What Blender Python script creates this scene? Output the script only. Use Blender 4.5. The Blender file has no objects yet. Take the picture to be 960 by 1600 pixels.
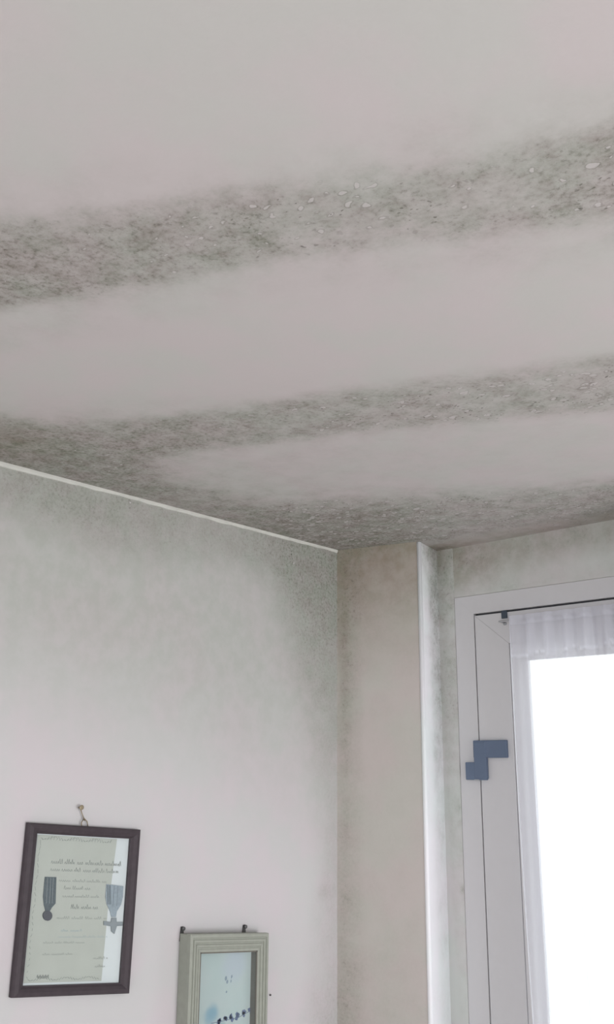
import bpy, bmesh, math, random
import numpy as np
from mathutils import Vector, Matrix

random.seed(7)
C = bpy.context.scene.collection
sc = bpy.context.scene

# ------------------------------------------------------------------ camera
FPX = 1450.0                      # focal length in pixels of the 960 x 1600 frame
PITCH, ROLL, YAW = math.radians(15.5), math.radians(0.49), math.radians(42.916)
EYE = Vector((0, 0, 1.65))
Rz = Matrix.Rotation(YAW, 3, 'Z')
FW = Rz @ Vector((0, math.cos(PITCH), math.sin(PITCH)))
R0 = Rz @ Vector((1, 0, 0)); U0 = R0.cross(FW)
RT = math.cos(ROLL) * R0 + math.sin(ROLL) * U0
UP = -math.sin(ROLL) * R0 + math.cos(ROLL) * U0
cam_d = bpy.data.cameras.new('camera'); cam = bpy.data.objects.new('camera', cam_d); C.objects.link(cam)
cam_d.sensor_fit = 'VERTICAL'; cam_d.sensor_height = 24.0; cam_d.lens = FPX / 1600 * 24.0
cam_d.clip_start = 0.02
m = Matrix((RT, UP, -FW)).transposed().to_4x4(); m.translation = EYE
cam.matrix_world = m
sc.camera = cam

# ------------------------------------------------------------------ world, lamps, exposure
w = bpy.data.worlds.new('world'); sc.world = w; w.use_nodes = True
bg = w.node_tree.nodes['Background']
bg.inputs[0].default_value = (0.965, 0.98, 1.0, 1); bg.inputs[1].default_value = 1.25
def area(name, loc, target, sx, sy, power, col=(1, 1, 1)):
    l = bpy.data.lights.new(name, 'AREA'); l.shape = 'RECTANGLE'; l.size = sx; l.size_y = sy
    l.energy = power; l.color = col
    o = bpy.data.objects.new(name, l); C.objects.link(o); o.location = loc
    o.rotation_euler = (Vector(target) - Vector(loc)).to_track_quat('-Z', 'Y').to_euler()
    return o
area('added_side_fill', (2.7, 1.9, 0.7), (-1.2, 2.2, 2.4), 1.2, 1.4, 50, (0.985, 0.985, 1.0))  # fill light added at the open right side, no window modelled there
sc.view_settings.view_transform = 'Standard'; sc.view_settings.look = 'None'
sc.view_settings.gamma = 1; sc.view_settings.use_curve_mapping = False
sc.view_settings.exposure = 0.5

# ------------------------------------------------------------------ helpers
XW, YW, ZC = -2.248, 2.846, 2.45           # left wall plane, window plane, ceiling height
def on(px, py, ax, v):                     # point where a sight line meets the plane axis = v
    d = FW + RT * ((px - 480) / FPX) - UP * ((py - 800) / FPX)
    t = (v - EYE[ax]) / d[ax]
    return EYE + d * t

def link(name, me, mat=None, parent=None):
    o = bpy.data.objects.new(name, me); C.objects.link(o)
    if mat: me.materials.append(mat)
    if parent:
        o.parent = parent
        o.matrix_parent_inverse = Matrix.Translation(parent.location).inverted() if parent.parent is None else Matrix.Identity(4)
    return o
def from_bm(name, bm, mat=None, parent=None, smooth=False):
    bmesh.ops.recalc_face_normals(bm, faces=bm.faces)
    me = bpy.data.meshes.new(name); bm.to_mesh(me); bm.free()
    if smooth:
        for p in me.polygons: p.use_smooth = True
    return link(name, me, mat, parent)
def bevel(bm, w, seg=2):
    if w: bmesh.ops.bevel(bm, geom=[e for e in bm.edges], offset=w, segments=seg, profile=0.6, affect='EDGES', clamp_overlap=True)
def box(bm, a, b, bw=0.0):
    t = bmesh.new()
    bmesh.ops.create_cube(t, size=1)
    for v in t.verts:
        v.co = Vector([(a[i] + b[i]) / 2 + v.co[i] * abs(b[i] - a[i]) for i in range(3)])
    bevel(t, bw)
    me = bpy.data.meshes.new('t'); t.to_mesh(me); t.free(); bm.from_mesh(me); bpy.data.meshes.remove(me)
def prism(bm, pts, off, bw=0.0):           # closed polygon pushed along the vector off
    t = bmesh.new()
    a = [t.verts.new(Vector(p)) for p in pts]; b = [t.verts.new(Vector(p) + Vector(off)) for p in pts]
    t.faces.new(a); t.faces.new(list(reversed(b)))
    n = len(pts)
    for i in range(n): t.faces.new([a[i], b[i], b[(i + 1) % n], a[(i + 1) % n]])
    bmesh.ops.recalc_face_normals(t, faces=t.faces)
    bevel(t, bw)
    me = bpy.data.meshes.new('t'); t.to_mesh(me); t.free(); bm.from_mesh(me); bpy.data.meshes.remove(me)
def tube(bm, pts, r, n=10, caps=True):
    pts = [Vector(p) for p in pts]; rings = []
    for i, p in enumerate(pts):
        d = (pts[min(i + 1, len(pts) - 1)] - pts[max(i - 1, 0)]).normalized()
        s = d.cross(Vector((0, 0, 1))) if abs(d.z) < 0.9 else d.cross(Vector((1, 0, 0)))
        s.normalize(); q = d.cross(s)
        rr = r[i] if isinstance(r, (list, tuple)) else r
        rings.append([bm.verts.new(p + s * rr * math.cos(2 * math.pi * k / n) + q * rr * math.sin(2 * math.pi * k / n)) for k in range(n)])
    for i in range(len(rings) - 1):
        for k in range(n):
            bm.faces.new([rings[i][k], rings[i][(k + 1) % n], rings[i + 1][(k + 1) % n], rings[i + 1][k]])
    if caps: bm.faces.new(rings[0]); bm.faces.new(rings[-1])
def empty(name, loc, label, cat, group=None):
    o = bpy.data.objects.new(name, None); C.objects.link(o); o.location = loc
    o.empty_display_size = 0.05
    o['label'] = label; o['category'] = cat
    if group: o['group'] = group
    return o

# ------------------------------------------------------------------ materials
def mat(name):
    m = bpy.data.materials.new(name); m.use_nodes = True
    return m, m.node_tree.nodes, m.node_tree.links, m.node_tree.nodes['Principled BSDF']
def simple(name, col, rough=0.6, metal=0.0, var=0.08, scale=40, spec=0.3, bump=0.0):
    m, N, L, P = mat(name)
    tc = N.new('ShaderNodeTexCoord'); no = N.new('ShaderNodeTexNoise')
    no.inputs['Scale'].default_value = scale; no.inputs['Detail'].default_value = 4
    L.new(tc.outputs['Object'], no.inputs['Vector'])
    mx = N.new('ShaderNodeMix'); mx.data_type = 'RGBA'
    mx.inputs[6].default_value = tuple(c * (1 - var) for c in col) + (1,)
    mx.inputs[7].default_value = tuple(min(1, c * (1 + var)) for c in col) + (1,)
    L.new(no.outputs['Fac'], mx.inputs[0]); L.new(mx.outputs[2], P.inputs['Base Color'])
    P.inputs['Roughness'].default_value = rough; P.inputs['Metallic'].default_value = metal
    P.inputs['Specular IOR Level'].default_value = spec
    if bump:
        b = N.new('ShaderNodeBump'); b.inputs['Strength'].default_value = bump; b.inputs['Distance'].default_value = 0.002
        L.new(no.outputs['Fac'], b.inputs['Height']); L.new(b.outputs['Normal'], P.inputs['Normal'])
    return m

def plaster(name, base, mould=(0.185, 0.178, 0.145), dark=(0.075, 0.07, 0.055), rough=0.85, bump=0.25, tint=(0.27, 0.215, 0.155), ragged=5.0, blotch=1.0):
    """painted plaster; the stains come from the 'stain' attribute: R mould, G flaking paint, B tint (brown damp by default)"""
    m, N, L, P = mat(name)
    def math_(op, a, b=None, clamp=False):
        n = N.new('ShaderNodeMath'); n.operation = op; n.use_clamp = clamp
        for i, x in enumerate((a, b)):
            if x is None: continue
            if isinstance(x, (int, float)): n.inputs[i].default_value = x
            else: L.new(x, n.inputs[i])
        return n.outputs[0]
    def noise(scale, detail=4, rough_=0.6, vec=None):
        n = N.new('ShaderNodeTexNoise'); n.inputs['Scale'].default_value = scale
        n.inputs['Detail'].default_value = detail; n.inputs['Roughness'].default_value = rough_
        L.new(vec or tc.outputs['Object'], n.inputs['Vector']); return n.outputs['Fac']
    def ramp(x, lo, hi):
        n = N.new('ShaderNodeMapRange'); n.interpolation_type = 'SMOOTHSTEP'
        n.inputs['From Min'].default_value = lo; n.inputs['From Max'].default_value = hi
        L.new(x, n.inputs['Value']); return n.outputs[0]
    def mix(f, a, b):
        n = N.new('ShaderNodeMix'); n.data_type = 'RGBA'
        L.new(f, n.inputs[0])
        for i, x in ((6, a), (7, b)):
            if isinstance(x, tuple): n.inputs[i].default_value = x + (1,)
            else: L.new(x, n.inputs[i])
        return n.outputs[2]
    tc = N.new('ShaderNodeTexCoord')
    at = N.new('ShaderNodeAttribute'); at.attribute_name = 'stain'
    sp = N.new('ShaderNodeSeparateColor'); L.new(at.outputs['Color'], sp.inputs[0])
    R, G, B = sp.outputs[0], sp.outputs[1], sp.outputs[2]
    # a faint pink / green unevenness of the old paint
    n0 = noise(5, 3)
    pk = tuple(c * k for c, k in zip(base, (1.02, 0.99, 1.0))); gr = tuple(c * k for c, k in zip(base, (0.975, 1.01, 0.985)))
    c0 = mix(ramp(n0, 0.35, 0.65), pk, gr)
    n1 = noise(24, 5, 0.65); n2 = noise(105, 3, 0.65); n3 = noise(260, 2, 0.6)
    # tint layer, brown damp by default
    bf = math_('MULTIPLY', B, math_('ADD', 0.72 - 0.27 * blotch, math_('MULTIPLY', ramp(noise(20, 4), 0.3, 0.7), 0.55 * blotch)), True)
    c0 = mix(bf, c0, tint)
    # ragged edges: large noise eats into the half-covered zones
    nb = noise(11, 5, 0.6)
    edge = math_('MULTIPLY', math_('MULTIPLY', R, math_('SUBTRACT', 1.0, R)), math_('MULTIPLY', math_('SUBTRACT', nb, 0.5), ragged))
    Rr = math_('ADD', R, edge, True)
    # broad veil of mould
    veil = math_('MULTIPLY', Rr, math_('ADD', 0.50 + 0.27 * (1 - blotch), math_('MULTIPLY', ramp(n1, 0.28, 0.72), 0.55 * blotch)), True)
    veil = math_('MULTIPLY', veil, math_('ADD', 0.78, math_('MULTIPLY', ramp(n2, 0.3, 0.7), 0.36)), True)
    mg = mix(ramp(noise(14, 3), 0.4, 0.6), tuple(c * k for c, k in zip(mould, (1.03, 0.97, 0.98))), tuple(c * k for c, k in zip(mould, (0.93, 1.05, 0.95))))
    c1 = mix(math_('MULTIPLY', veil, 0.80), c0, mg)
    # colonies: small dark specks, thicker where there is more mould
    s2 = ramp(math_('ADD', math_('MULTIPLY', Rr, 0.20), n2), 0.70, 0.90)
    s3 = ramp(math_('ADD', math_('MULTIPLY', Rr, 0.18), n3), 0.68, 0.90)
    sp_ = math_('MULTIPLY', math_('ADD', math_('MULTIPLY', s2, 0.34), math_('MULTIPLY', s3, 0.24)), ramp(Rr, 0.04, 0.6), True)
    c2 = mix(sp_, c1, dark)
    # flaking paint: small pale scales with a dark rim
    mp = N.new('ShaderNodeMapping'); mp.inputs['Scale'].default_value = (1.0, 1.35, 1.0)
    mp.inputs['Rotation'].default_value = (0, 0, math.radians(30))
    L.new(tc.outputs['Object'], mp.inputs['Vector'])
    wv = N.new('ShaderNodeTexNoise'); wv.inputs['Scale'].default_value = 30
    L.new(mp.outputs[0], wv.inputs['Vector'])
    va = N.new('ShaderNodeVectorMath'); va.operation = 'SCALE'; va.inputs['Scale'].default_value = 0.035
    L.new(wv.outputs['Color'], va.inputs[0])
    vb = N.new('ShaderNodeVectorMath'); vb.operation = 'ADD'
    L.new(mp.outputs[0], vb.inputs[0]); L.new(va.outputs[0], vb.inputs[1])
    vo = N.new('ShaderNodeTexVoronoi'); vo.inputs['Scale'].default_value = 38; L.new(vb.outputs[0], vo.inputs['Vector'])
    sc_ = N.new('ShaderNodeSeparateColor'); L.new(vo.outputs['Color'], sc_.inputs[0])
    dist = vo.outputs['Distance']
    size = math_('MULTIPLY', G, math_('MULTIPLY', ramp(sc_.outputs[0], 0.05, 1.0), 0.50))
    inside = ramp(math_('SUBTRACT', size, dist), 0.0, 0.06)
    rim = math_('MULTIPLY', ramp(math_('SUBTRACT', math_('ADD', size, 0.09), dist), 0.0, 0.05), math_('SUBTRACT', 1.0, inside), True)
    c4 = mix(math_('MULTIPLY', math_('MULTIPLY', rim, ramp(sc_.outputs[0], 0.45, 0.6)), math_('MULTIPLY', G, 0.30), True), c2, dark)
    c5 = mix(math_('MULTIPLY', inside, 0.70), c4, tuple(min(1, c * 1.0) for c in base))
    # holes in the scales
    hole = math_('MULTIPLY', ramp(math_('SUBTRACT', 0.10, dist), 0.0, 0.05), math_('MULTIPLY', ramp(sc_.outputs[1], 0.68, 0.8), ramp(G, 0.3, 0.8)), True)
    c6 = mix(math_('MULTIPLY', hole, 0.7), c5, dark)
    # small dark pits among the scales
    v2 = N.new('ShaderNodeTexVoronoi'); v2.inputs['Scale'].default_value = 85; L.new(vb.outputs[0], v2.inputs['Vector'])
    s2c = N.new('ShaderNodeSeparateColor'); L.new(v2.outputs['Color'], s2c.inputs[0])
    pit = math_('MULTIPLY', ramp(math_('SUBTRACT', 0.30, v2.outputs['Distance']), 0.0, 0.10),
                math_('MULTIPLY', ramp(s2c.outputs[0], 0.62, 0.72), math_('MULTIPLY', ramp(noise(9, 3), 0.46, 0.60), ramp(G, 0.2, 0.8))), True)
    c6 = mix(math_('MULTIPLY', pit, 0.8), c6, dark)
    L.new(c6, P.inputs['Base Color'])
    P.inputs['Roughness'].default_value = rough; P.inputs['Specular IOR Level'].default_value = 0.15
    h = math_('ADD', math_('MULTIPLY', n2, 0.5), math_('ADD', math_('MULTIPLY', inside, 1.2), math_('MULTIPLY', n1, 1.2)))
    b = N.new('ShaderNodeBump'); b.inputs['Strength'].default_value = bump; b.inputs['Distance'].default_value = 0.002
    L.new(h, b.inputs['Height']); L.new(b.outputs['Normal'], P.inputs['Normal'])
    return m

M = {}
M['ceil'] = plaster('ceiling_paint', (0.53, 0.505, 0.50))
M['wall'] = plaster('wall_paint', (0.59, 0.565, 0.58), bump=0.12, mould=(0.20, 0.20, 0.165), tint=(0.34, 0.36, 0.31), ragged=2.2, blotch=0.45)
M['pier'] = plaster('beige_paint', (0.55, 0.515, 0.49), mould=(0.22, 0.205, 0.165), bump=0.12, blotch=0.6, ragged=3)
M['reveal'] = plaster('white_gloss_paint', (0.84, 0.85, 0.88), mould=(0.22, 0.22, 0.19), rough=0.5, bump=0.08)
M['upvc'] = plaster('window_plastic', (0.64, 0.635, 0.63), mould=(0.3, 0.29, 0.25), rough=0.5, bump=0.02)
M['sash'] = simple('sash_plastic', (0.64, 0.63, 0.645), 0.45, var=0.02)
M['bead'] = simple('plaster_bead', (0.56, 0.56, 0.52), 0.8, var=0.2, scale=18, bump=0.4)
M['gasket'] = simple('rubber_gasket', (0.06, 0.06, 0.07), 0.7)
M['hinge'] = simple('blue_grey_plastic', (0.13, 0.17, 0.25), 0.5, var=0.1, scale=25)
M['hinge_screw'] = simple('hinge_screw', (0.45, 0.46, 0.48), 0.35, 0.7)
M['wood'] = simple('dark_frame_wood', (0.058, 0.046, 0.053), 0.6, var=0.25, scale=60)
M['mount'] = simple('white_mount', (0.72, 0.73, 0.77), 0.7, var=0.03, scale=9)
M['paper'] = simple('cream_paper', (0.51, 0.51, 0.485), 0.8, var=0.07, scale=14)
M['ink'] = simple('faded_ink', (0.30, 0.31, 0.30), 0.8, var=0.15)
M['inkblue'] = simple('blue_ink', (0.36, 0.42, 0.46), 0.8, var=0.15)
M['ribbon'] = simple('medal_ribbon', (0.12, 0.14, 0.16), 0.8, var=0.3, scale=200)
M['ribbon2'] = simple('pale_medal_ribbon', (0.33, 0.37, 0.43), 0.8, var=0.2, scale=150)
M['medal'] = simple('dark_medal_metal', (0.11, 0.11, 0.13), 0.5, 0.5)
M['medal2'] = simple('grey_medal_metal', (0.30, 0.32, 0.35), 0.5, 0.4)
M['greybox'] = simple('grey_green_wood', (0.33, 0.345, 0.30), 0.6, var=0.12, scale=50)
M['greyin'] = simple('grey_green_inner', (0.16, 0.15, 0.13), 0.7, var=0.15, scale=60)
M['brass'] = simple('dull_brass', (0.30, 0.25, 0.17), 0.45, 0.5)
M['steel'] = simple('dark_steel', (0.12, 0.12, 0.12), 0.45, 0.6)
M['floor'] = simple('floor_tile', (0.50, 0.46, 0.42), 0.5, var=0.1, scale=3)
M['rod'] = simple('white_rod', (0.55, 0.55, 0.57), 0.4)
M['clip'] = simple('dark_clip', (0.06, 0.075, 0.10), 0.5)

def glass(name, rough=0.02, tint=(0.97, 0.99, 0.98)):
    m, N, L, P = mat(name)
    N.remove(P)
    tr = N.new('ShaderNodeBsdfTransparent'); tr.inputs[0].default_value = tint + (1,)
    gl = N.new('ShaderNodeBsdfGlossy'); gl.inputs['Roughness'].default_value = rough
    fr = N.new('ShaderNodeFresnel'); fr.inputs['IOR'].default_value = 1.45
    ge = N.new('ShaderNodeNewGeometry')          # reflect on the outer face only
    iv = N.new('ShaderNodeMath'); iv.operation = 'SUBTRACT'; iv.inputs[0].default_value = 1; L.new(ge.outputs['Backfacing'], iv.inputs[1])
    mu = N.new('ShaderNodeMath'); mu.operation = 'MULTIPLY'; L.new(fr.outputs[0], mu.inputs[0]); L.new(iv.outputs[0], mu.inputs[1])
    mx = N.new('ShaderNodeMixShader'); L.new(mu.outputs[0], mx.inputs[0]); L.new(tr.outputs[0], mx.inputs[1]); L.new(gl.outputs[0], mx.inputs[2])
    L.new(mx.outputs[0], N['Material Output'].inputs[0]); return m
M['glass'] = glass('window_glass'); M['picglass'] = glass('picture_glass', 0.05)
def net():
    m, N, L, P = mat('curtain_net'); N.remove(P)
    tr = N.new('ShaderNodeBsdfTransparent'); tr.inputs[0].default_value = (1, 1, 1, 1)
    tl = N.new('ShaderNodeBsdfTranslucent'); tl.inputs[0].default_value = (0.92, 0.92, 0.98, 1)
    df = N.new('ShaderNodeBsdfDiffuse'); df.inputs[0].default_value = (0.84, 0.85, 0.93, 1)
    a = N.new('ShaderNodeMixShader'); a.inputs[0].default_value = 0.30
    L.new(tl.outputs[0], a.inputs[1]); L.new(df.outputs[0], a.inputs[2])
    at = N.new('ShaderNodeAttribute'); at.attribute_name = 'weave'
    sp = N.new('ShaderNodeSeparateColor'); L.new(at.outputs['Color'], sp.inputs[0])
    b = N.new('ShaderNodeMixShader'); L.new(sp.outputs[0], b.inputs[0])
    L.new(tr.outputs[0], b.inputs[1]); L.new(a.outputs[0], b.inputs[2])
    L.new(b.outputs[0], N['Material Output'].inputs[0]); return m
M['net'] = net()

def print_mat():
    """pale blue picture with a soft blue patch, drawn in the print's own coordinates"""
    m, N, L, P = mat('pale_blue_print')
    tc = N.new('ShaderNodeTexCoord'); col = None
    no = N.new('ShaderNodeTexNoise'); no.inputs['Scale'].default_value = 16; L.new(tc.outputs['Object'], no.inputs['Vector'])
    mx = N.new('ShaderNodeMix'); mx.data_type = 'RGBA'; L.new(no.outputs['Fac'], mx.inputs[0])
    mx.inputs[6].default_value = (0.44, 0.52, 0.53, 1); mx.inputs[7].default_value = (0.50, 0.54, 0.56, 1); col = mx.outputs[2]
    for (u, v, r, c, k) in ((0.075, 0.175, 0.042, (0.22, 0.36, 0.47), 0.9), (0.115, 0.215, 0.024, (0.24, 0.38, 0.44), 0.6), (0.16, 0.055, 0.07, (0.45, 0.48, 0.58), 0.6)):
        vs = N.new('ShaderNodeVectorMath'); vs.operation = 'DISTANCE'
        L.new(tc.outputs['Object'], vs.inputs[0]); vs.inputs[1].default_value = (0.002, u, -v)
        ad = N.new('ShaderNodeMath'); ad.operation = 'MULTIPLY_ADD'; L.new(no.outputs['Fac'], ad.inputs[0]); ad.inputs[1].default_value = 0.03; L.new(vs.outputs['Value'], ad.inputs[2])
        mr = N.new('ShaderNodeMapRange'); mr.interpolation_type = 'SMOOTHSTEP'
        mr.inputs['From Min'].default_value = r + 0.012; mr.inputs['From Max'].default_value = r * 0.35 + 0.012; mr.inputs['To Max'].default_value = k
        L.new(ad.outputs[0], mr.inputs['Value'])
        m2 = N.new('ShaderNodeMix'); m2.data_type = 'RGBA'; L.new(mr.outputs[0], m2.inputs[0]); L.new(col, m2.inputs[6]); m2.inputs[7].default_value = c + (1,)
        col = m2.outputs[2]
    L.new(col, P.inputs['Base Color']); P.inputs['Roughness'].default_value = 0.7
    return m
M['print'] = print_mat()

# ------------------------------------------------------------------ stained surfaces
class Band:
    """a stain between two edge lines on a plane; u runs along it, strength is given along it"""
    def __init__(s, ax, val, up, lo, st, ch=0, soft=(0.3, 0.3)):
        s.pu = [on(x, y, ax, val) for x, y in up]; s.pl = [on(x, y, ax, val) for x, y in lo]
        s.ps = [on(q[0], q[1], ax, val) for q in st]; s.sv = [q[2] for q in st]
        s.d = (s.pu[-1] - s.pu[0]); s.d.normalize()
        n = Vector((1 if ax == 0 else 0, 1 if ax == 1 else 0, 1 if ax == 2 else 0)); s.n = n.cross(s.d)
        f = lambda P, a: np.array([p.dot(a) for p in P])
        s.U = (f(s.pu, s.d), f(s.pu, s.n)); s.L = (f(s.pl, s.d), f(s.pl, s.n)); s.S = (f(s.ps, s.d), np.array(s.sv))
        s.ch = ch; s.soft = soft
        def srt(a): i = np.argsort(a[0]); return a[0][i], a[1][i]
        s.U, s.L, s.S = srt(s.U), srt(s.L), srt(s.S)
    def ev(s, P):
        u = P @ np.array(s.d); v = P @ np.array(s.n)
        a = np.interp(u, *s.U); b = np.interp(u, *s.L); k = np.interp(u, *s.S)
        t = (v - a) / (b - a)          # 0 at the upper edge, 1 at the lower
        g = lambda x: np.clip(x, 0, 1) ** 2 * (3 - 2 * np.clip(x, 0, 1))
        e0, e1 = s.soft
        return k * g((t + e0 * 0.5) / e0) * g((1 + e1 * 0.5 - t) / e1)
class Spot:
    def __init__(s, ax, val, p, rx, k, ch=0):
        s.c = np.array(on(p[0], p[1], ax, val)); s.r = rx; s.k = k; s.ch = ch
    def ev(s, P):
        d = np.linalg.norm(P - s.c, axis=1) / s.r
        return s.k * np.exp(-d * d * 1.5)

def surface(name, o, U, V, step, stains, material, thick, base=None, kind=True, parent=None):
    """a rectangle with stain attribute, given real thickness behind it"""
    o, U, V = Vector(o), Vector(U), Vector(V)
    nu = max(2, int(U.length / step)); nv = max(2, int(V.length / step))
    I, J = np.meshgrid(np.linspace(0, 1, nu + 1), np.linspace(0, 1, nv + 1))
    P = np.array(o)[None, :] + I.reshape(-1, 1) * np.array(U)[None, :] + J.reshape(-1, 1) * np.array(V)[None, :]
    val = np.zeros((len(P), 4)); val[:, 3] = 1
    for s in stains:
        e = s.ev(P)
        if s.k_neg if hasattr(s, 'k_neg') else False: val[:, s.ch] *= (1 - np.clip(e, 0, 1))
        else: val[:, s.ch] = 1 - (1 - val[:, s.ch]) * (1 - np.clip(e, 0, 1))
    n = len(P)
    # back corners give the slab its thickness
    N_ = U.cross(V).normalized() * -thick
    back = [o + N_, o + U + N_, o + U + V + N_, o + V + N_]
    verts = [tuple(p) for p in P] + [tuple(b) for b in back]
    k = lambda i, j: j * (nu + 1) + i
    faces = [(k(i, j), k(i + 1, j), k(i + 1, j + 1), k(i, j + 1)) for j in range(nv) for i in range(nu)]
    b0, b1, b2, b3 = n, n + 1, n + 2, n + 3
    faces.append((b0, b3, b2, b1))
    faces.append(tuple([b0, b1] + [k(i, 0) for i in range(nu, -1, -1)]))
    faces.append(tuple([b1, b2] + [k(nu, j) for j in range(nv, -1, -1)]))
    faces.append(tuple([b2, b3] + [k(i, nv) for i in range(0, nu + 1)]))
    faces.append(tuple([b3, b0] + [k(0, j) for j in range(0, nv + 1)]))
    me = bpy.data.meshes.new(name); me.from_pydata(verts, [], faces); me.update()
    a = me.color_attributes.new('stain', 'FLOAT_COLOR', 'POINT')
    buf = np.zeros((len(verts), 4), dtype=np.float32); buf[:n] = val; buf[n:, 3] = 1
    a.data.foreach_set('color', buf.ravel())
    ob = link(name, me, material, parent)
    if kind: ob['kind'] = 'structure'
    return ob

# --- ceiling
cz = (2, ZC)
st = [
    # first band of mould, nearest the viewer
    Band(*cz, [(0, 350), (150, 338), (260, 325), (400, 298), (600, 270), (750, 243), (850, 218), (960, 192)],
              [(0, 480), (150, 462), (300, 432), (400, 412), (600, 384), (750, 364), (850, 352), (960, 340)],
              [(0, 420, .95), (150, 405, .82), (300, 380, .72), (400, 352, .75), (520, 335, .55), (650, 325, .6), (760, 305, .62), (880, 280, .72), (960, 265, .8)], 0, (.45, .32)),
    Band(*cz, [(380, 305), (500, 285), (700, 258), (960, 205)], [(300, 430), (500, 398), (700, 372), (960, 345)],
              [(150, 400, .3), (330, 370, .5), (460, 345, .62), (650, 320, .66), (760, 300, .4), (960, 270, .62)], 1, (.5, .3)),
    Band(*cz, [(0, 345), (200, 318), (420, 285), (450, 282)], [(0, 362), (200, 334), (420, 300), (450, 297)],
              [(0, 350, .12), (150, 330, .3), (400, 292, .25), (450, 285, .0)], 0, (.6, .5)),
    # second band
    Band(*cz, [(0, 655), (150, 662), (300, 648), (400, 633), (500, 617), (650, 598), (800, 580), (960, 556)],
              [(0, 760), (150, 745), (250, 716), (300, 706), (400, 694), (500, 683), (650, 667), (800, 652), (960, 640)],
              [(0, 700, .9), (150, 700, .85), (300, 680, .85), (400, 665, .7), (550, 645, .68), (700, 630, .6), (850, 610, .6), (960, 600, .62)], 0, (.42, .35)),
    Band(*cz, [(400, 640), (600, 612), (960, 570)], [(400, 690), (600, 672), (960, 645)],
              [(300, 670, .2), (500, 650, .75), (800, 620, .7), (960, 600, .8)], 1, (.4, .4)),
    # along the left wall edge
    Band(*cz, [(0, 668), (150, 700), (260, 745), (350, 780), (450, 805), (525, 835)], [(0, 735), (150, 768), (260, 800), (350, 822), (450, 848), (525, 870)],
              [(0, 700, .85), (150, 735, .95), (230, 760, .85), (300, 790, .6), (400, 822, .8), (525, 850, 1.)], 0, (.7, .3)),
    Spot(*cz, (205, 725), .16, .7, 1), Spot(*cz, (190, 735), .2, .35, 0), Spot(*cz, (20, 690), .15, .5, 2),
    # along the window wall
    Band(*cz, [(330, 770), (450, 788), (560, 782), (650, 778), (800, 768), (960, 752)], [(330, 850), (450, 868), (560, 862), (680, 850), (800, 826), (960, 800)],
              [(330, 800, .3), (420, 825, .75), (520, 825, .95), (600, 820, .95), (680, 812, .75), (760, 800, .65), (860, 792, .7), (960, 780, .75)], 0, (.5, .25)),
    Band(*cz, [(400, 780), (560, 780), (960, 755)], [(400, 850), (560, 855), (960, 825)],
              [(330, 800, .0), (450, 820, 1.), (620, 815, 1.), (800, 800, .7), (960, 780, .7)], 1, (.4, .4)),
    Spot(*cz, (690, 858), .08, .8, 0), Spot(*cz, (560, 850), .12, .9, 0), Spot(*cz, (500, 850), .10, .8, 0), Spot(*cz, (630, 842), .07, .6, 0),
    Band(*cz, [(680, 850), (800, 826), (960, 797)], [(680, 866), (800, 843), (960, 813)], [(680, 860, .7), (760, 842, .4), (960, 808, .45)], 2, (.6, .6)),
    # thin haze of mould over the last field
    Band(*cz, [(0, 640), (400, 625), (960, 545)], [(0, 900), (400, 900), (960, 860)], [(0, 700, .2), (300, 740, .18), (600, 720, .09), (960, 680, .05)], 0, (.15, .1)),
    Band(*cz, [(0, 300), (400, 250), (960, 150)], [(0, 540), (400, 460), (960, 400)], [(0, 400, .16), (500, 340, .12), (960, 260, .18)], 0, (.5, .5)),
]
surface('ceiling', (-2.35, 4.0 - 1.02, ZC), (4.9, 0, 0), (0, -4.6, 0), 0.012, st, M['ceil'], 0.12)

# --- left wall
wx = (0, XW)
st = [
    Band(*wx, [(0, 695), (200, 748), (400, 803), (525, 833)], [(0, 800), (150, 850), (250, 870), (350, 872), (450, 910), (525, 960)],
              [(0, 760, .5), (100, 790, .62), (200, 815, .68), (300, 835, .6), (400, 860, .62), (500, 900, .7)], 0, (.05, .9)),
    Band(*wx, [(0, 690), (200, 745), (400, 800), (525, 830)], [(0, 1050), (250, 1120), (525, 1250)], [(0, 900, .75), (250, 950, .72), (525, 1050, .6)], 2, (.05, .9)),  # broad green-grey tint, stronger towards the ceiling
    # down the corner
    Band(*wx, [(540, 850), (542, 1100), (542, 1350), (538, 1610)], [(420, 850), (455, 1000), (485, 1150), (500, 1350), (480, 1610)],
              [(520, 870, .95), (520, 950, .85), (520, 1050, .65), (520, 1180, .40), (520, 1300, .25), (520, 1390, .3), (520, 1500, .26), (520, 1610, .5)], 0, (.05, .9)),
    Spot(*wx, (520, 900), .075, .95, 0), Spot(*wx, (512, 960), .05, .35, 0), Spot(*wx, (100, 780), .09, .3, 0), Spot(*wx, (505, 1392), .03, .35, 0),
    Spot(*wx, (30, 750), .08, .35, 0), Spot(*wx, (460, 870), .05, .9, 1), Spot(*wx, (200, 785), .06, .6, 1),
]
surface('wall_left', (XW, -1.6, 0), (0, 4.6, 0), (0, 0, ZC), 0.014, st, M['wall'], 0.12)

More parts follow.
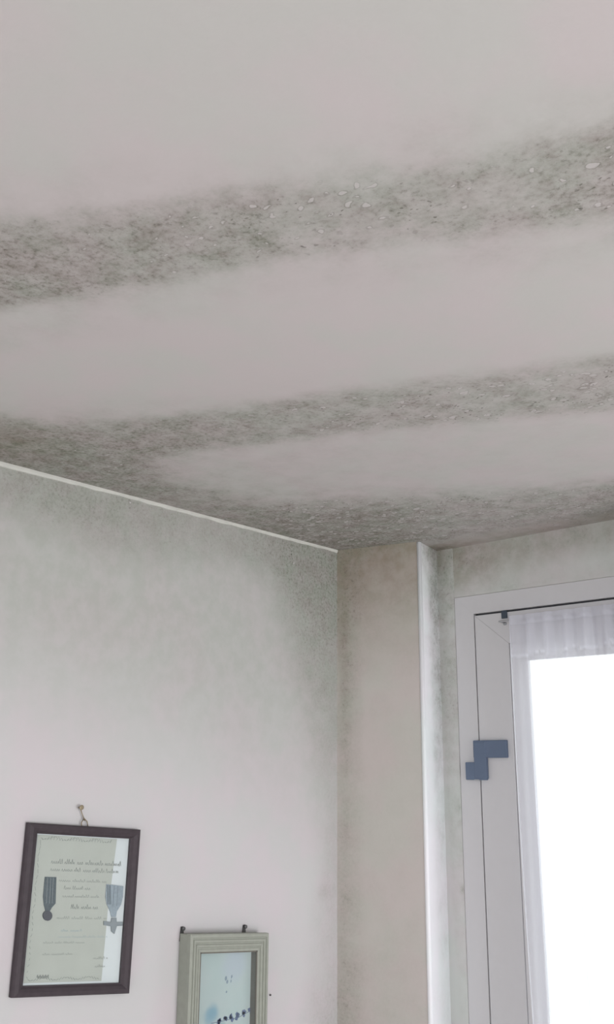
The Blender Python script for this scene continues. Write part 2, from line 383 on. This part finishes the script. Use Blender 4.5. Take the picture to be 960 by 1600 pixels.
# --- pier between the corner and the window
pc, pe = on(527, 860, 2, ZC), on(655, 846, 2, ZC)
re = on(683, 862, 2, ZC)
pdir = (pe - pc).normalized(); plen = (pe - pc).length
class PierStain:                       # measured in metres along the pier and down from the ceiling
    def __init__(s, us, zs, k, ch): s.us, s.zs, s.k, s.ch = us, zs, k, ch
    def ev(s, P):
        u = (P - np.array(pc)) @ np.array(pdir); z = ZC - P[:, 2]
        a = np.interp(u, *s.us); b = np.interp(z, *s.zs)
        return s.k * a * b
L_ = plen
st = [
    PierStain(([0, L_], [1, 1]), ([0, .03, .12, .25, .5], [1, .95, .8, .4, 0]), .95, 2),
    PierStain(([0, L_ * .3, L_ * .75, L_], [1, .9, .6, .3]), ([0, .04, .15, .3, .5], [1, .7, .5, .25, 0.]), .75, 0),
    PierStain(([0, .03, .07, .11], [.5, 1, .55, 0]), ([0, .2, .5, .9, 1.3, 1.7, 2.4], [1, .95, .7, .5, .5, .65, .75]), .8, 0),
    PierStain(([0, .03, .06], [.6, 1, 0]), ([0, .2, .5, .9], [1, .7, .3, .0]), .6, 2),
    PierStain(([0, .1, L_], [1, .8, .3]), ([0, 1.2, 1.5, 1.75, 2.4], [0.1, .1, .35, .6, .6]), .5, 0),
    PierStain(([0, L_], [1, 1]), ([0, 2.4], [1, 1]), .08, 0),
]
surface('wall_pier', (pc.x, pc.y, 0), (pe.x - pc.x, pe.y - pc.y, 0), (0, 0, ZC), 0.008, st, M['pier'], 0.02)
# --- white painted return of the pier, with a rounded arris
rdir = Vector((re.x - pe.x, re.y - pe.y, 0)); rlen = rdir.length; rdir.normalize()
class RevStain:
    def __init__(s, us, zs, k, ch): s.us, s.zs, s.k, s.ch = us, zs, k, ch
    def ev(s, P):
        u = (P - np.array(pe)) @ np.array(rdir); z = ZC - P[:, 2]
        return s.k * np.interp(u, *s.us) * np.interp(z, *s.zs)
st = [RevStain(([0, rlen * .38, rlen * .6, rlen], [0, .1, .8, 1]), ([0, .1, .3, .6, .8, 1.1, 1.6], [1, 1, .75, .5, .3, .12, .08]), 1.0, 0),
      RevStain(([0, rlen], [1, 1]), ([0, .05, .12], [.9, .3, 0]), .7, 0),
      RevStain(([0, rlen * .5, rlen], [.0, .8, 1]), ([0, .1, .3], [1, .5, 0]), .6, 2),
      RevStain(([0, rlen], [.15, .3]), ([0, .6, 2.4], [1, .5, .3]), .5, 0)]
surface('wall_reveal', (pe.x, pe.y, 0), (re.x - pe.x, re.y - pe.y + 0.02, 0), (0, 0, ZC), 0.008, st, M['reveal'], 0.02)
bm = bmesh.new(); nrm = Vector((pdir.y, -pdir.x, 0))
tube(bm, [(pe.x - .0035, pe.y + .004, 0.0), (pe.x - .0035, pe.y + .004, ZC - .002)], 0.0085, 16)
t2 = from_bm('trim_2', bm, M['reveal'], smooth=True); t2['kind'] = 'structure'
# masonry core behind the thin plaster faces of the pier
bm = bmesh.new()
q1 = pc + Vector((.012, .03, 0)); 
prism(bm, [(pc.x + .006, pc.y + .024, 0), (pe.x - .028, pe.y + .012, 0), (re.x - .025, re.y + .015, 0), (pc.x + .006, re.y + .015, 0)], (0, 0, ZC - .001))
o = from_bm('wall_core', bm, M['pier']); o['kind'] = 'structure'

# --- bead of filler in the angle of ceiling and left wall
bm = bmesh.new(); ny = 150; rows = []
rnd = random.Random(3)
wob = [rnd.uniform(-1, 1) for _ in range(ny + 9)]
for i in range(ny + 1):
    y = -1.5 + (pc.y - 0.002 + 1.5) * i / ny
    h = 0.0115 + 0.003 * sum(wob[i:i + 6]) / 3 + 0.0012 * wob[i]
    d = 0.006
    rows.append([bm.verts.new((XW - 0.002, y, ZC + .002)), bm.verts.new((XW + d, y, ZC + .001)), bm.verts.new((XW + d * .93, y, ZC - h * .45)),
                 bm.verts.new((XW + d * .5, y, ZC - h * .88)), bm.verts.new((XW - .002, y, ZC - h))])
for i in range(ny):
    for k in range(4): bm.faces.new([rows[i][k], rows[i][k + 1], rows[i + 1][k + 1], rows[i + 1][k]])
    bm.faces.new([rows[i][4], rows[i][0], rows[i + 1][0], rows[i + 1][4]])
bm.faces.new(rows[0]); bm.faces.new(rows[-1])
o = from_bm('trim_1', bm, M['bead'], smooth=False); o['kind'] = 'structure'

# --- floor, rest of the window wall
bm = bmesh.new(); box(bm, (-2.35, -1.6, -.1), (2.6, 3.0, 0)); o = from_bm('floor', bm, M['floor']); o['kind'] = 'structure'
bm = bmesh.new(); box(bm, (-1.0, pe.y - .02, 0), (2.6, YW + .12, ZC)); o = from_bm('wall_back', bm, M['wall']); o['kind'] = 'structure'

# ------------------------------------------------------------------ the window
win = bpy.data.objects.new('window_1', None); C.objects.link(win); win.location = (-1.45, YW, 0)
win['kind'] = 'structure'
WX = lambda px, py: on(px, py, 1, YW).x
ZH = 2.262                                 # underside of the header panel
xs0, xs1 = -1.814, -1.10                   # sash, side to side
zt = 2.187                                 # sash top
def wpart(name, bm, m_, parent=win, smooth=False):
    o = from_bm(name, bm, m_, None, smooth); o.parent = parent
    o.matrix_parent_inverse = Matrix.Translation(-win.location) if parent is win else Matrix.Identity(4)
    return o
wy = (1, YW)
st = [Band(*wy, [(680, 855), (820, 830), (960, 805)], [(680, 905), (820, 868), (960, 840)], [(680, 880, .75), (760, 850, .5), (860, 835, .35), (960, 820, .3)], 0, (.05, .9)),
      Band(*wy, [(680, 855), (820, 830), (960, 805)], [(680, 930), (820, 885), (960, 850)], [(680, 880, .75), (760, 850, .55), (860, 835, .35), (960, 820, .35)], 2, (.05, .9)),
      Band(*wy, [(680, 800), (960, 790)], [(680, 1100), (960, 1000)], [(680, 900, .3), (960, 900, .16)], 0, (.05, .8))]
hp = surface('header_panel', (-1.902, YW, ZH + .001), (.902, 0, 0), (0, 0, ZC - ZH - .001), 0.01, st, M['upvc'], 0.06, kind=False)
st = [Band(*wy, [(675, 850), (720, 1600)], [(710, 850), (745, 1600)], [(690, 870, .8), (690, 950, .5), (700, 1150, .35), (712, 1270, .3), (712, 1380, .2), (730, 1600, .08)], 0, (.3, .3)),
      Spot(*wy, (719, 1262), .018, .6, 0), Spot(*wy, (721, 1285), .018, .5, 0), Spot(*wy, (726, 1390), .016, .8, 0),
      Spot(*wy, (680, 870), .09, .7, 2)]
jp = surface('jamb_panel', (-1.976, YW - .004, 0), (.0755, 0, 0), (0, 0, ZC), 0.006, st, M['upvc'], 0.06, kind=False)
for o in (hp, jp):
    o.parent = win; o.matrix_parent_inverse = Matrix.Translation(-win.location)
# fixed frame: left, right, top members
bm = bmesh.new(); 
prism(bm, [(-1.8995, YW - .001, 0), (xs0 - .006, YW - .001, 0), (xs0 - .006, YW - .001, zt + .008), (-1.8995, YW - .001, ZH)], (0, .06, 0), 0.0004)
prism(bm, [(-1.8995, YW - .001, ZH), (xs0 - .006, YW - .001, zt + .008), (xs1 + .006, YW - .001, zt + .008), (-1.0, YW - .001, ZH)], (0, .06, 0), 0.0004)
prism(bm, [(-1.0, YW - .001, 0), (xs1 + .006, YW - .001, 0), (xs1 + .006, YW - .001, zt + .008), (-1.0, YW - .001, ZH)], (0, .06, 0), 0.0004)
wpart('window_frame', bm, M['sash'])
bm = bmesh.new(); box(bm, (xs0 - .009, YW + .014, 0), (xs0 + .004, YW + .03, zt + .01)); box(bm, (xs0 - .009, YW + .014, zt - .004), (xs1 + .009, YW + .03, zt + .012)); box(bm, (xs1 - .004, YW + .014, 0), (xs1 + .009, YW + .03, zt + .01))
wpart('gasket', bm, M['gasket'])
# opening sash, mitred at the corners
si0, si1, zi = -1.680, xs1 - .134 + .0, 2.078       # inner edge of stiles and top rail
si1 = xs1 - 0.134
sb = .12
sash = bpy.data.objects.new('sash', None); C.objects.link(sash); sash.parent = win
def spart(name, bm, m_, smooth=False):
    o = from_bm(name, bm, m_, None, smooth); o.parent = sash; o.matrix_parent_inverse = Matrix.Translation(-win.location); return o
yf = YW - .004
g = .0003
bm = bmesh.new(); prism(bm, [(xs0, yf, sb - .1), (si0, yf, sb), (si0, yf, zi - g), (xs0, yf, zt - g)], (0, .05, 0), .0006); spart('stile', bm, M['sash'])
bm = bmesh.new(); prism(bm, [(xs1, yf, sb - .1), (si1, yf, sb), (si1, yf, zi), (xs1, yf, zt)], (0, .05, 0), .0006); spart('stile', bm, M['sash'])
bm = bmesh.new(); prism(bm, [(xs0 + g, yf, zt), (si0 + g, yf, zi), (si1 - g, yf, zi), (xs1 - g, yf, zt)], (0, .05, 0), .0006); spart('top_rail', bm, M['sash'])
bm = bmesh.new(); prism(bm, [(xs0 + g, yf, sb - .1), (si0 + g, yf, sb), (si1 - g, yf, sb), (xs1 - g, yf, sb - .1)], (0, .05, 0), .0006); spart('bottom_rail', bm, M['sash'])
# glazing bead, sloping back to the glass
bw = .062
bm = bmesh.new()
a = [(si0 + .002, sb + .002), (si1 - .002, sb + .002), (si1 - .002, zi - .002), (si0 + .002, zi - .002)]
b = [(si0 + bw, sb + bw), (si1 - bw, sb + bw), (si1 - bw, zi - bw), (si0 + bw, zi - bw)]
va = [bm.verts.new((x, yf + .003, z)) for x, z in a]; vb = [bm.verts.new((x, yf + .016, z)) for x, z in b]
va2 = [bm.verts.new((x, yf + .03, z)) for x, z in a]; vb2 = [bm.verts.new((x, yf + .03, z)) for x, z in b]
for i in range(4):
    j = (i + 1) % 4
    bm.faces.new([va[i], va[j], vb[j], vb[i]]); bm.faces.new([va2[i], va2[j], va[j], va[i]])
    bm.faces.new([vb[i], vb[j], vb2[j], vb2[i]]); bm.faces.new([vb2[i], vb2[j], va2[j], va2[i]])
spart('glazing_bead', bm, M['sash'])
bm = bmesh.new(); box(bm, (si0 + bw - .012, yf + .020, sb + bw - .012), (si1 - bw + .012, yf + .026, zi - bw + .012)); spart('glass_pane', bm, M['glass'])
# hinge: two stepped blue-grey leaves
hx = lambda px, py: on(px, py, 1, YW - .014)
hinge = bpy.data.objects.new('hinge', None); C.objects.link(hinge); hinge.parent = win
def hpart(name, bm, m_, smooth=False):
    o = from_bm(name, bm, m_, None, smooth); o.parent = hinge; o.matrix_parent_inverse = Matrix.Translation(-win.location); return o
u0, u1 = hx(740, 1157), hx(793, 1184); l0, l1 = hx(728, 1190), hx(761, 1219)
bm = bmesh.new(); box(bm, (u0.x, YW - .018, u1.z), (u1.x, YW - .0035, u0.z), .003); hpart('sash_leaf', bm, M['hinge'])
bm = bmesh.new(); box(bm, (l0.x, YW - .018, l1.z), (l1.x, YW - .0005, l0.z - .002), .003)
hpart('frame_leaf', bm, M['hinge'])
bm = bmesh.new(); box(bm, (u0.x + .002, YW - .0195, l1.z + .004), (l1.x + .004, YW - .0045, u0.z - .004), .004); hpart('knuckle', bm, M['hinge'], False)
bm = bmesh.new(); box(bm, (l0.x + .035, YW - .0185, l1.z - .0015), (l0.x + .055, YW - .012, l1.z + .002), .0005); hpart('clip_edge', bm, M['hinge_screw'])

# ------------------------------------------------------------------ curtain and its rod
rz = 2.150; ry = YW - .040
cb = empty('curtain_rod', (-1.45, ry, rz), 'thin white curtain rod across the top of the window sash, held by a dark clip', 'curtain rod')
def cpart(name, bm, m_, par=cb, smooth=True):
    o = from_bm(name, bm, m_, None, smooth); o.parent = par; o.matrix_parent_inverse = Matrix.Translation(-par.location); return o
bm = bmesh.new(); tube(bm, [(-1.688, ry, rz), (xs1 + .0, ry, rz)], .0035, 10); cpart('rod', bm, M['rod'])
for x in (-1.690, xs1 + .004):
    bm = bmesh.new()
    box(bm, (x - .011, yf - .006, zt - .022), (x + .011, yf - .0003, zt + .006), .001)
    box(bm, (x - .006, yf - .004, zt + .002), (x + .006, yf + .006, zt + .006), .0005)
    cpart('clip', bm, M['clip'], smooth=False)
    bm = bmesh.new(); tube(bm, [(x, yf - .006, rz + .0), (x, ry - .004, rz)], .003, 10); tube(bm, [(x, yf - .0005, zt - .04), (x, yf - .004, zt - .04)], .006, 14)
    cpart('bracket', bm, M['hinge_screw'])
# sheer curtain gathered on the rod
cx0, cx1 = -1.640, xs1 - .012
nx, nz = 260, 120
zb = 0.35
rc = random.Random(11)
ph = [rc.uniform(0, 6.28) for _ in range(6)]
def fold(u, v):
    a = 0.006 + 0.006 * min(1, v * 3)
    return a * (math.sin(u * 52 + ph[0] + .5 * math.sin(v * 3 + u * 5)) + .5 * math.sin(u * 97 + ph[1] + v * 1.5) + .35 * math.sin(u * 23 + ph[2] + v * 2))
vs, fs, wv = [], [], []
for j in range(nz + 1):
    v = (j / nz) ** 1.6
    z = rz + .012 - v * (rz + .012 - zb)
    for i in range(nx + 1):
        u = i / nx
        x = cx0 + (cx1 - cx0) * u + .004 * math.sin(u * 52 + ph[3]) * v + .03 * v * v * (1 - u)
        y = ry + fold(u, v) * (1 if v > .01 else .5) - 0.022
        vs.append((x, min(y, yf - .006), z))
        head = max(0, 1 - abs((rz - z) - .03) / .075)
        slope = abs(fold(u + .003, v) - fold(u - .003, v)) / .0045
        d = .42 + .22 * min(1, slope * .35) + .22 * (1 if (rz - z) < .02 else 0) + .10 * head
        d += .25 * (1 if u < .012 else 0)
        # denser scalloped heading over the top of the pane
        low = .118 + .012 * abs(math.sin(u * 13.5 + .4)) ** .6 - .02 * u
        if rz - z < low: d += .22
        if abs(rz - z - low) < .004: d += .12
        rr = math.hypot((u - .70) * .55, (rz - .112 - z))
        if abs(rr - .017) < .003 or rr < .006: d += .12
        wv.append(min(.93, d))
for j in range(nz):
    for i in range(nx):
        k = j * (nx + 1) + i; fs.append((k, k + 1, k + nx + 2, k + nx + 1))
me = bpy.data.meshes.new('net_curtain'); me.from_pydata(vs, [], fs); me.update()
a = me.color_attributes.new('weave', 'FLOAT_COLOR', 'POINT')
a.data.foreach_set('color', np.array([[w_, w_, w_, 1] for w_ in wv], dtype=np.float32).ravel())
for p in me.polygons: p.use_smooth = True
cu = link('net_curtain', me, M['net'])
cu['label'] = 'white sheer net curtain gathered in front of the bright window pane'; cu['category'] = 'curtain'

# ------------------------------------------------------------------ certificate in the dark frame
def W(px, py): return on(px, py, 0, XW)
A, B_, D_, E_ = W(40, 1285), W(215, 1296), W(197, 1551), W(13, 1558)
cf = empty('certificate_frame', (XW, (E_.y + D_.y) / 2, E_.z), 'dark brown picture frame with a medal certificate, hanging crooked on the left wall', 'picture frame')
def fpart(name, bm, m_, par=cf, smooth=False):
    o = from_bm(name, bm, m_, None, smooth); o.parent = par
    o.matrix_parent_inverse = Matrix.Translation(-cf.location) if par is cf else Matrix.Identity(4); return o
def quad(u, v, d=0.0):                   # inside the frame: u, v in 0..1 from its top left, d off the wall
    p = (A * (1 - u) + B_ * u) * (1 - v) + (E_ * (1 - u) + D_ * u) * v
    return Vector((XW + d, p.y, p.z))
fu, fv = .088, .046 / .42 * .62
fu, fv = .085, .062
# moulding profile: (inset fraction, height)
prof = [(0, .0015), (0, .014), (.12, .019), (.45, .021), (.75, .017), (.92, .012), (1.0, .0115), (1.0, .0015)]
def moulding(quadf, fu, fv, prof, lift=0):
    bm = bmesh.new(); rings = []
    for t, h in prof:
        a_, b_ = fu * t, fv * t
        rings.append([bm.verts.new(quadf(a_, b_, h + lift)), bm.verts.new(quadf(1 - a_, b_, h + lift)), bm.verts.new(quadf(1 - a_, 1 - b_, h + lift)), bm.verts.new(quadf(a_, 1 - b_, h + lift))])
    n = len(rings)
    for i in range(n):
        r0, r1 = rings[i], rings[(i + 1) % n]
        for k in range(4): bm.faces.new([r0[k], r0[(k + 1) % 4], r1[(k + 1) % 4], r1[k]])
    return bm
fpart('moulding', moulding(quad, fu, fv, prof), M['wood'])
def sheet(u0, v0, u1, v1, d, th=.0006):
    bm = bmesh.new()
    a_ = [quad(u0, v0, d - th), quad(u1, v0, d - th), quad(u1, v1, d - th), quad(u0, v1, d - th)]
    prism(bm, a_, (th, 0, 0)); return bm
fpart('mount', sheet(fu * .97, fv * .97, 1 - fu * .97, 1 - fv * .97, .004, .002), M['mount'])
# certificate cut back on the right: bare white mount stands in for a window reflection
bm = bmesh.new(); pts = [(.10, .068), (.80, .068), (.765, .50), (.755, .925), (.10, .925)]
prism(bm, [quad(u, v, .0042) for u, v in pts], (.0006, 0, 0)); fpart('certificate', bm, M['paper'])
PD = .0050
def stroke(bm, pts, wd, d=PD):           # a flat pen stroke on the paper, points in frame u, v
    P = [quad(u, v, d) for u, v in pts]
    for i in range(len(P) - 1):
        a_, b_ = P[i], P[i + 1]; t = (b_ - a_)
        if t.length < 1e-6: continue
        n = Vector((1, 0, 0)).cross(t).normalized() * wd / 2
        q = [bm.verts.new(p) for p in (a_ - n, b_ - n, b_ + n, a_ + n)]; bm.faces.new(q)
def script_line(bm, u0, u1, v, h, wd, rs):
    u = u0
    while u < u1:
        wl = rs.uniform(.05, .12); e = min(u + wl, u1); x = u; pts = []
        while x < e:
            hh = h * rs.choice((.45, .5, .55, 1.0)); pts += [(x, v), (x + .006, v - hh), (x + .010, v - hh * .5), (x + .013, v)]
            x += rs.uniform(.013, .019)
        stroke(bm, pts, wd); u = e + .02
rs = random.Random(5)
def cu_(x, y): return ((x - 160 - (y - 180) * -.092) / 705 , (y - 190) / 1060)   # crop position to frame position
lines = [(300, 735, 440, .030, .0014, 0), (295, 715, 487, .026, .0012, 0), (345, 640, 552, .018, .0009, 0), (375, 530, 600, .022, .0011, 0),
         (365, 590, 650, .018, .0009, 0), (415, 575, 722, .028, .0014, 0), (330, 640, 785, .016, .0009, 0), (355, 480, 862, .014, .0012, 1),
         (340, 640, 900, .012, .0008, 1), (250, 500, 935, .012, .0008, 0), (245, 420, 1005, .012, .0009, 0), (550, 635, 1035, .016, .0009, 0), (560, 630, 1085, .016, .0009, 0)]
for x0, x1, y, h, wd, blue in lines:
    a0, b0 = cu_(x0, y); a1, b1 = cu_(x1, y)
    bml = bmesh.new(); script_line(bml, a0, a1, b0, h, wd, rs)
    fpart('text_line', bml, M['inkblue'] if blue else M['ink'])
# ornament along the paper's edge
bm = bmesh.new()
for k in range(26):
    t = k / 25
    stroke(bm, [(.13 + .6 * t, .085 + .012 * math.sin(t * 21)), (.15 + .6 * t, .085 + .012 * math.sin(t * 21 + 2)), (.14 + .6 * t, .095)], .0013)
    stroke(bm, [(.13 + .58 * t, .905 + .010 * math.sin(t * 19)), (.15 + .58 * t, .905 + .010 * math.sin(t * 19 + 2))], .0016)
for k in range(24):
    t = k / 23
    stroke(bm, [(.125 + .008 * math.sin(t * 30), .10 + .79 * t), (.125 + .008 * math.sin(t * 30 + 2), .13 + .77 * t)], .0013)
for k in range(9): stroke(bm, [(.20 + .011 * k, .895), (.205 + .011 * k, .88 + .008 * (k % 2)), (.21 + .011 * k, .9)], .002)
fpart('border_ornament', bm, M['ink'])
# two medals on their ribbons
def fpoly(pts, d0, th): bm = bmesh.new(); prism(bm, [quad(*cu_(x, y), d0) for x, y in pts], (th, 0, 0), .0002); return bm
md = fpart('medal', fpoly([(262, 525), (330, 525), (324, 690), (302, 715), (290, 738), (264, 738), (255, 700), (250, 650)], .005, .0012), M['ribbon'])
md['label'] = 'dark ribbon with a round medal'
c_ = (275, 765)
fpart('medal_disc', fpoly([(c_[0] + 28 * math.cos(k * math.pi / 8), c_[1] + 32 * math.sin(k * math.pi / 8)) for k in range(16)], .0052, .0022), M['medal'], md)
bm = bmesh.new()
for x in (277, 296, 311): stroke(bm, [cu_(x, 530), cu_(x - 8, 690)], .0012, .0064)
fpart('ribbon_stripe', bm, M['medal2'], md)
md = fpart('medal', fpoly([(640, 560), (752, 570), (748, 640), (735, 690), (706, 735), (700, 770), (668, 770), (662, 735), (640, 690), (632, 640)], .005, .0012), M['ribbon2'])
md['label'] = 'pale ribbon with a cross'
fpart('cross', fpoly([(618, 795), (665, 802), (670, 775), (702, 775), (702, 802), (742, 800), (742, 826), (704, 828), (686, 878), (668, 862), (664, 830), (618, 822)], .0052, .002), M['medal2'], md)
bm = bmesh.new()
for x in (645, 655, 664): stroke(bm, [cu_(x, 566), cu_(x + 2, 690)], .0022, .0064)
for x in (690, 715): stroke(bm, [cu_(x, 570), cu_(x - 10, 700)], .0010, .0064)
fpart('ribbon_stripe', bm, M['ribbon'], md)
fpart('glass_pane', sheet(fu * .98, fv * .98, 1 - fu * .98, 1 - fv * .98, .0112, .0015), M['picglass'])
# hanging ring above the frame and the brass nail it hangs on
top = quad(.49, 0, .008); nl = W(123, 1262)
bm = bmesh.new()
tube(bm, [(XW + .008, top.y - .010, top.z - .002), (XW + .008, top.y - .012, top.z + .010), (XW + .008, top.y - .004, top.z + .020), (XW + .008, top.y + .006, top.z + .012), (XW + .008, top.y + .010, top.z - .002)], .0016, 8)
tube(bm, [(XW + .008, top.y - .002, top.z + .014), (XW + .008, nl.y, nl.z - .002)], .0014, 8)
fpart('hanging_loop', bm, M['brass'], smooth=True)
def nail(p, label, r=.005, m_=None, stick=.014, group=None):
    bm = bmesh.new()
    tube(bm, [(-.01, 0, 0), (stick, 0, .001)], .0017, 8)
    tube(bm, [(stick - .001, 0, .001), (stick + .001, 0, .001), (stick + .002, 0, .001)], [r, r, r * .6], 14)
    o = from_bm('nail', bm, m_ or M['brass'], smooth=False); o.location = (XW, p.y, p.z)
    o['label'] = label; o['category'] = 'nail'
    return o
nail(nl, 'small brass nail in the wall above the dark certificate frame', .0065)

# ------------------------------------------------------------------ deep grey-green box frame
bt = W(277, 1456)
DEP = .055
def onx(px, py, d): return on(px, py, 0, XW + d)
F0, F1 = onx(299, 1460, DEP), onx(421, 1458, DEP)
F3, F2 = onx(297, 1640, DEP), onx(418, 1640, DEP)
hgt = .40
sl = (F1.z - F0.z)
bf = empty('box_frame', (XW, (F0.y + F1.y) / 2, F0.z - hgt), 'deep grey-green box frame with a pale blue picture, lowest on the left wall', 'picture frame')
def bpart(name, bm, m_, par=bf, smooth=False):
    o = from_bm(name, bm, m_, None, smooth); o.parent = par; o.matrix_parent_inverse = Matrix.Translation(-bf.location); return o
def bq(u, v, d=0.0):
    y = F0.y + (F1.y - F0.y) * u; z = F0.z + sl * u - hgt * v
    return Vector((XW + d, y, z))
# case: four sides and a back
bm = bmesh.new()
ins = .010
for (u0, v0, u1, v1) in ((ins, ins * .8, ins + .06, 1 - ins * .8), (1 - ins - .06, ins * .8, 1 - ins, 1 - ins * .8), (ins + .0605, ins * .8, 1 - ins - .0605, ins + .04), (ins + .0605, .96 - ins, 1 - ins - .0605, 1 - ins * .8)):
    prism(bm, [bq(u0, v0, .0008), bq(u1, v0, .0008), bq(u1, v1, .0008), bq(u0, v1, .0008)], (DEP - .014, 0, 0), .0008)
bpart('case', bm, M['greybox'])
bu, bv = .135, .135 * (F1.y - F0.y) / hgt * 1.15
prof2 = [(0, DEP - .016), (0, DEP - .002), (.06, DEP), (.2, DEP), (.24, DEP - .004), (.30, DEP - .004), (.34, DEP - .001), (.46, DEP - .001), (.50, DEP - .005), (.56, DEP - .005), (.60, DEP - .002),
         (.72, DEP - .003), (.76, DEP - .007), (.82, DEP - .007), (.86, DEP - .005), (1, DEP - .006), (1, DEP - .016)]
bpart('moulding', moulding(bq, bu, bv, prof2), M['greybox'])
# dark inner sides of the box
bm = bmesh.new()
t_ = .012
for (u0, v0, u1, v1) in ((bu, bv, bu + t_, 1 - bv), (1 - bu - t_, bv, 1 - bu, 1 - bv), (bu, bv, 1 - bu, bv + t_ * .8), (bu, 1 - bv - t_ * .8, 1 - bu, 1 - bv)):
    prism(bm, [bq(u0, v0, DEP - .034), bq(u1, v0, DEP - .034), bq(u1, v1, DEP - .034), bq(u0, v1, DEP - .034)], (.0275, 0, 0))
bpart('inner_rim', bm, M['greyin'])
pd = DEP - .030
o0 = bq(bu, bv, pd)
bm = bmesh.new(); prism(bm, [bq(bu + .002, bv, pd) - o0, bq(1 - bu, bv, pd) - o0, bq(1 - bu, 1 - bv, pd) - o0, bq(bu, 1 - bv, pd) - o0], (-.002, 0, 0))
o = from_bm('picture', bm, M['print']); o.location = o0; o.parent = bf; o.matrix_parent_inverse = Matrix.Translation(-bf.location)
# little dark figures strung across the picture, and two small marks
def bpt(px, py): return onx(px, py, pd)
bm = bmesh.new(); rb = random.Random(2)
for (px, py, s) in ((342, 1597, 1.1), (352, 1593, .9), (361, 1591, 1.1), (371, 1587, 1.2), (381, 1584, 1.1), (391, 1579, 1.1)):
    c = bpt(px, py)
    for q in range(3):
        cc = c + Vector((0, rb.uniform(-.005, .005), rb.uniform(-.005, .005))); r = .0085 * s * rb.uniform(.6, 1)
        pts = [(pd * 0 + XW + pd + .0003, cc.y + r * math.cos(k * 1.2566) * rb.uniform(.6, 1.2), cc.z + r * math.sin(k * 1.2566) * rb.uniform(.6, 1.3)) for k in range(5)]
        prism(bm, pts, (.0006, 0, 0))
tube(bm, [bpt(330, 1599) + Vector((.0008, 0, 0)), bpt(372, 1590) + Vector((.0008, 0, 0)), bpt(396, 1577) + Vector((.0008, 0, 0))], .0006, 6)
bpart('figure_garland', bm, simple('navy_print', (0.13, 0.16, 0.28), .8, var=.2))
bm = bmesh.new()
for (px, py, s) in ((353, 1529, 1.), (355, 1534, .8), (362, 1526, .7), (361, 1533, .6), (354, 1550, .6)):
    c = bpt(px, py); r = .006 * s
    prism(bm, [(XW + pd + .0003, c.y + r * math.cos(k * 1.047) * rb.uniform(.5, 1), c.z + r * math.sin(k * 1.047) * rb.uniform(.7, 1.5)) for k in range(6)], (.0004, 0, 0))
bpart('small_motif', bm, simple('grey_blue_print', (0.26, 0.31, 0.38), .8, var=.2))
bpart('glass_pane', (lambda b_: (prism(b_, [bq(bu, bv, DEP - .0105), bq(1 - bu, bv, DEP - .0105), bq(1 - bu, 1 - bv, DEP - .0105), bq(bu, 1 - bv, DEP - .0105)], (.0015, 0, 0)), b_)[1])(bmesh.new()), M['picglass'])
# hanger plates and the nails that hold them
for (px, py, lab) in ((284, 1451, 'small dark nail holding the left corner of the grey-green box frame'), (381, 1448, 'small dark nail holding the grey-green box frame near its right corner')):
    p = W(px, py)
    bm = bmesh.new()
    zt_ = bq((p.y - F0.y) / (F1.y - F0.y), 0).z - .01
    prism(bm, [(XW + .001, p.y - .009, zt_ - .014), (XW + .001, p.y + .009, zt_ - .014), (XW + .001, p.y + .005, p.z + .006), (XW + .001, p.y - .005, p.z + .006)], (.0015, 0, 0), .0004)
    bpart('hanger_plate', bm, M['steel'])
    nail(p, lab, .0055, M['steel'], .010)
nail(W(421.5, 1555), 'tiny dark nail stub in the wall just right of the grey-green box frame', .0028, M['steel'], .004)
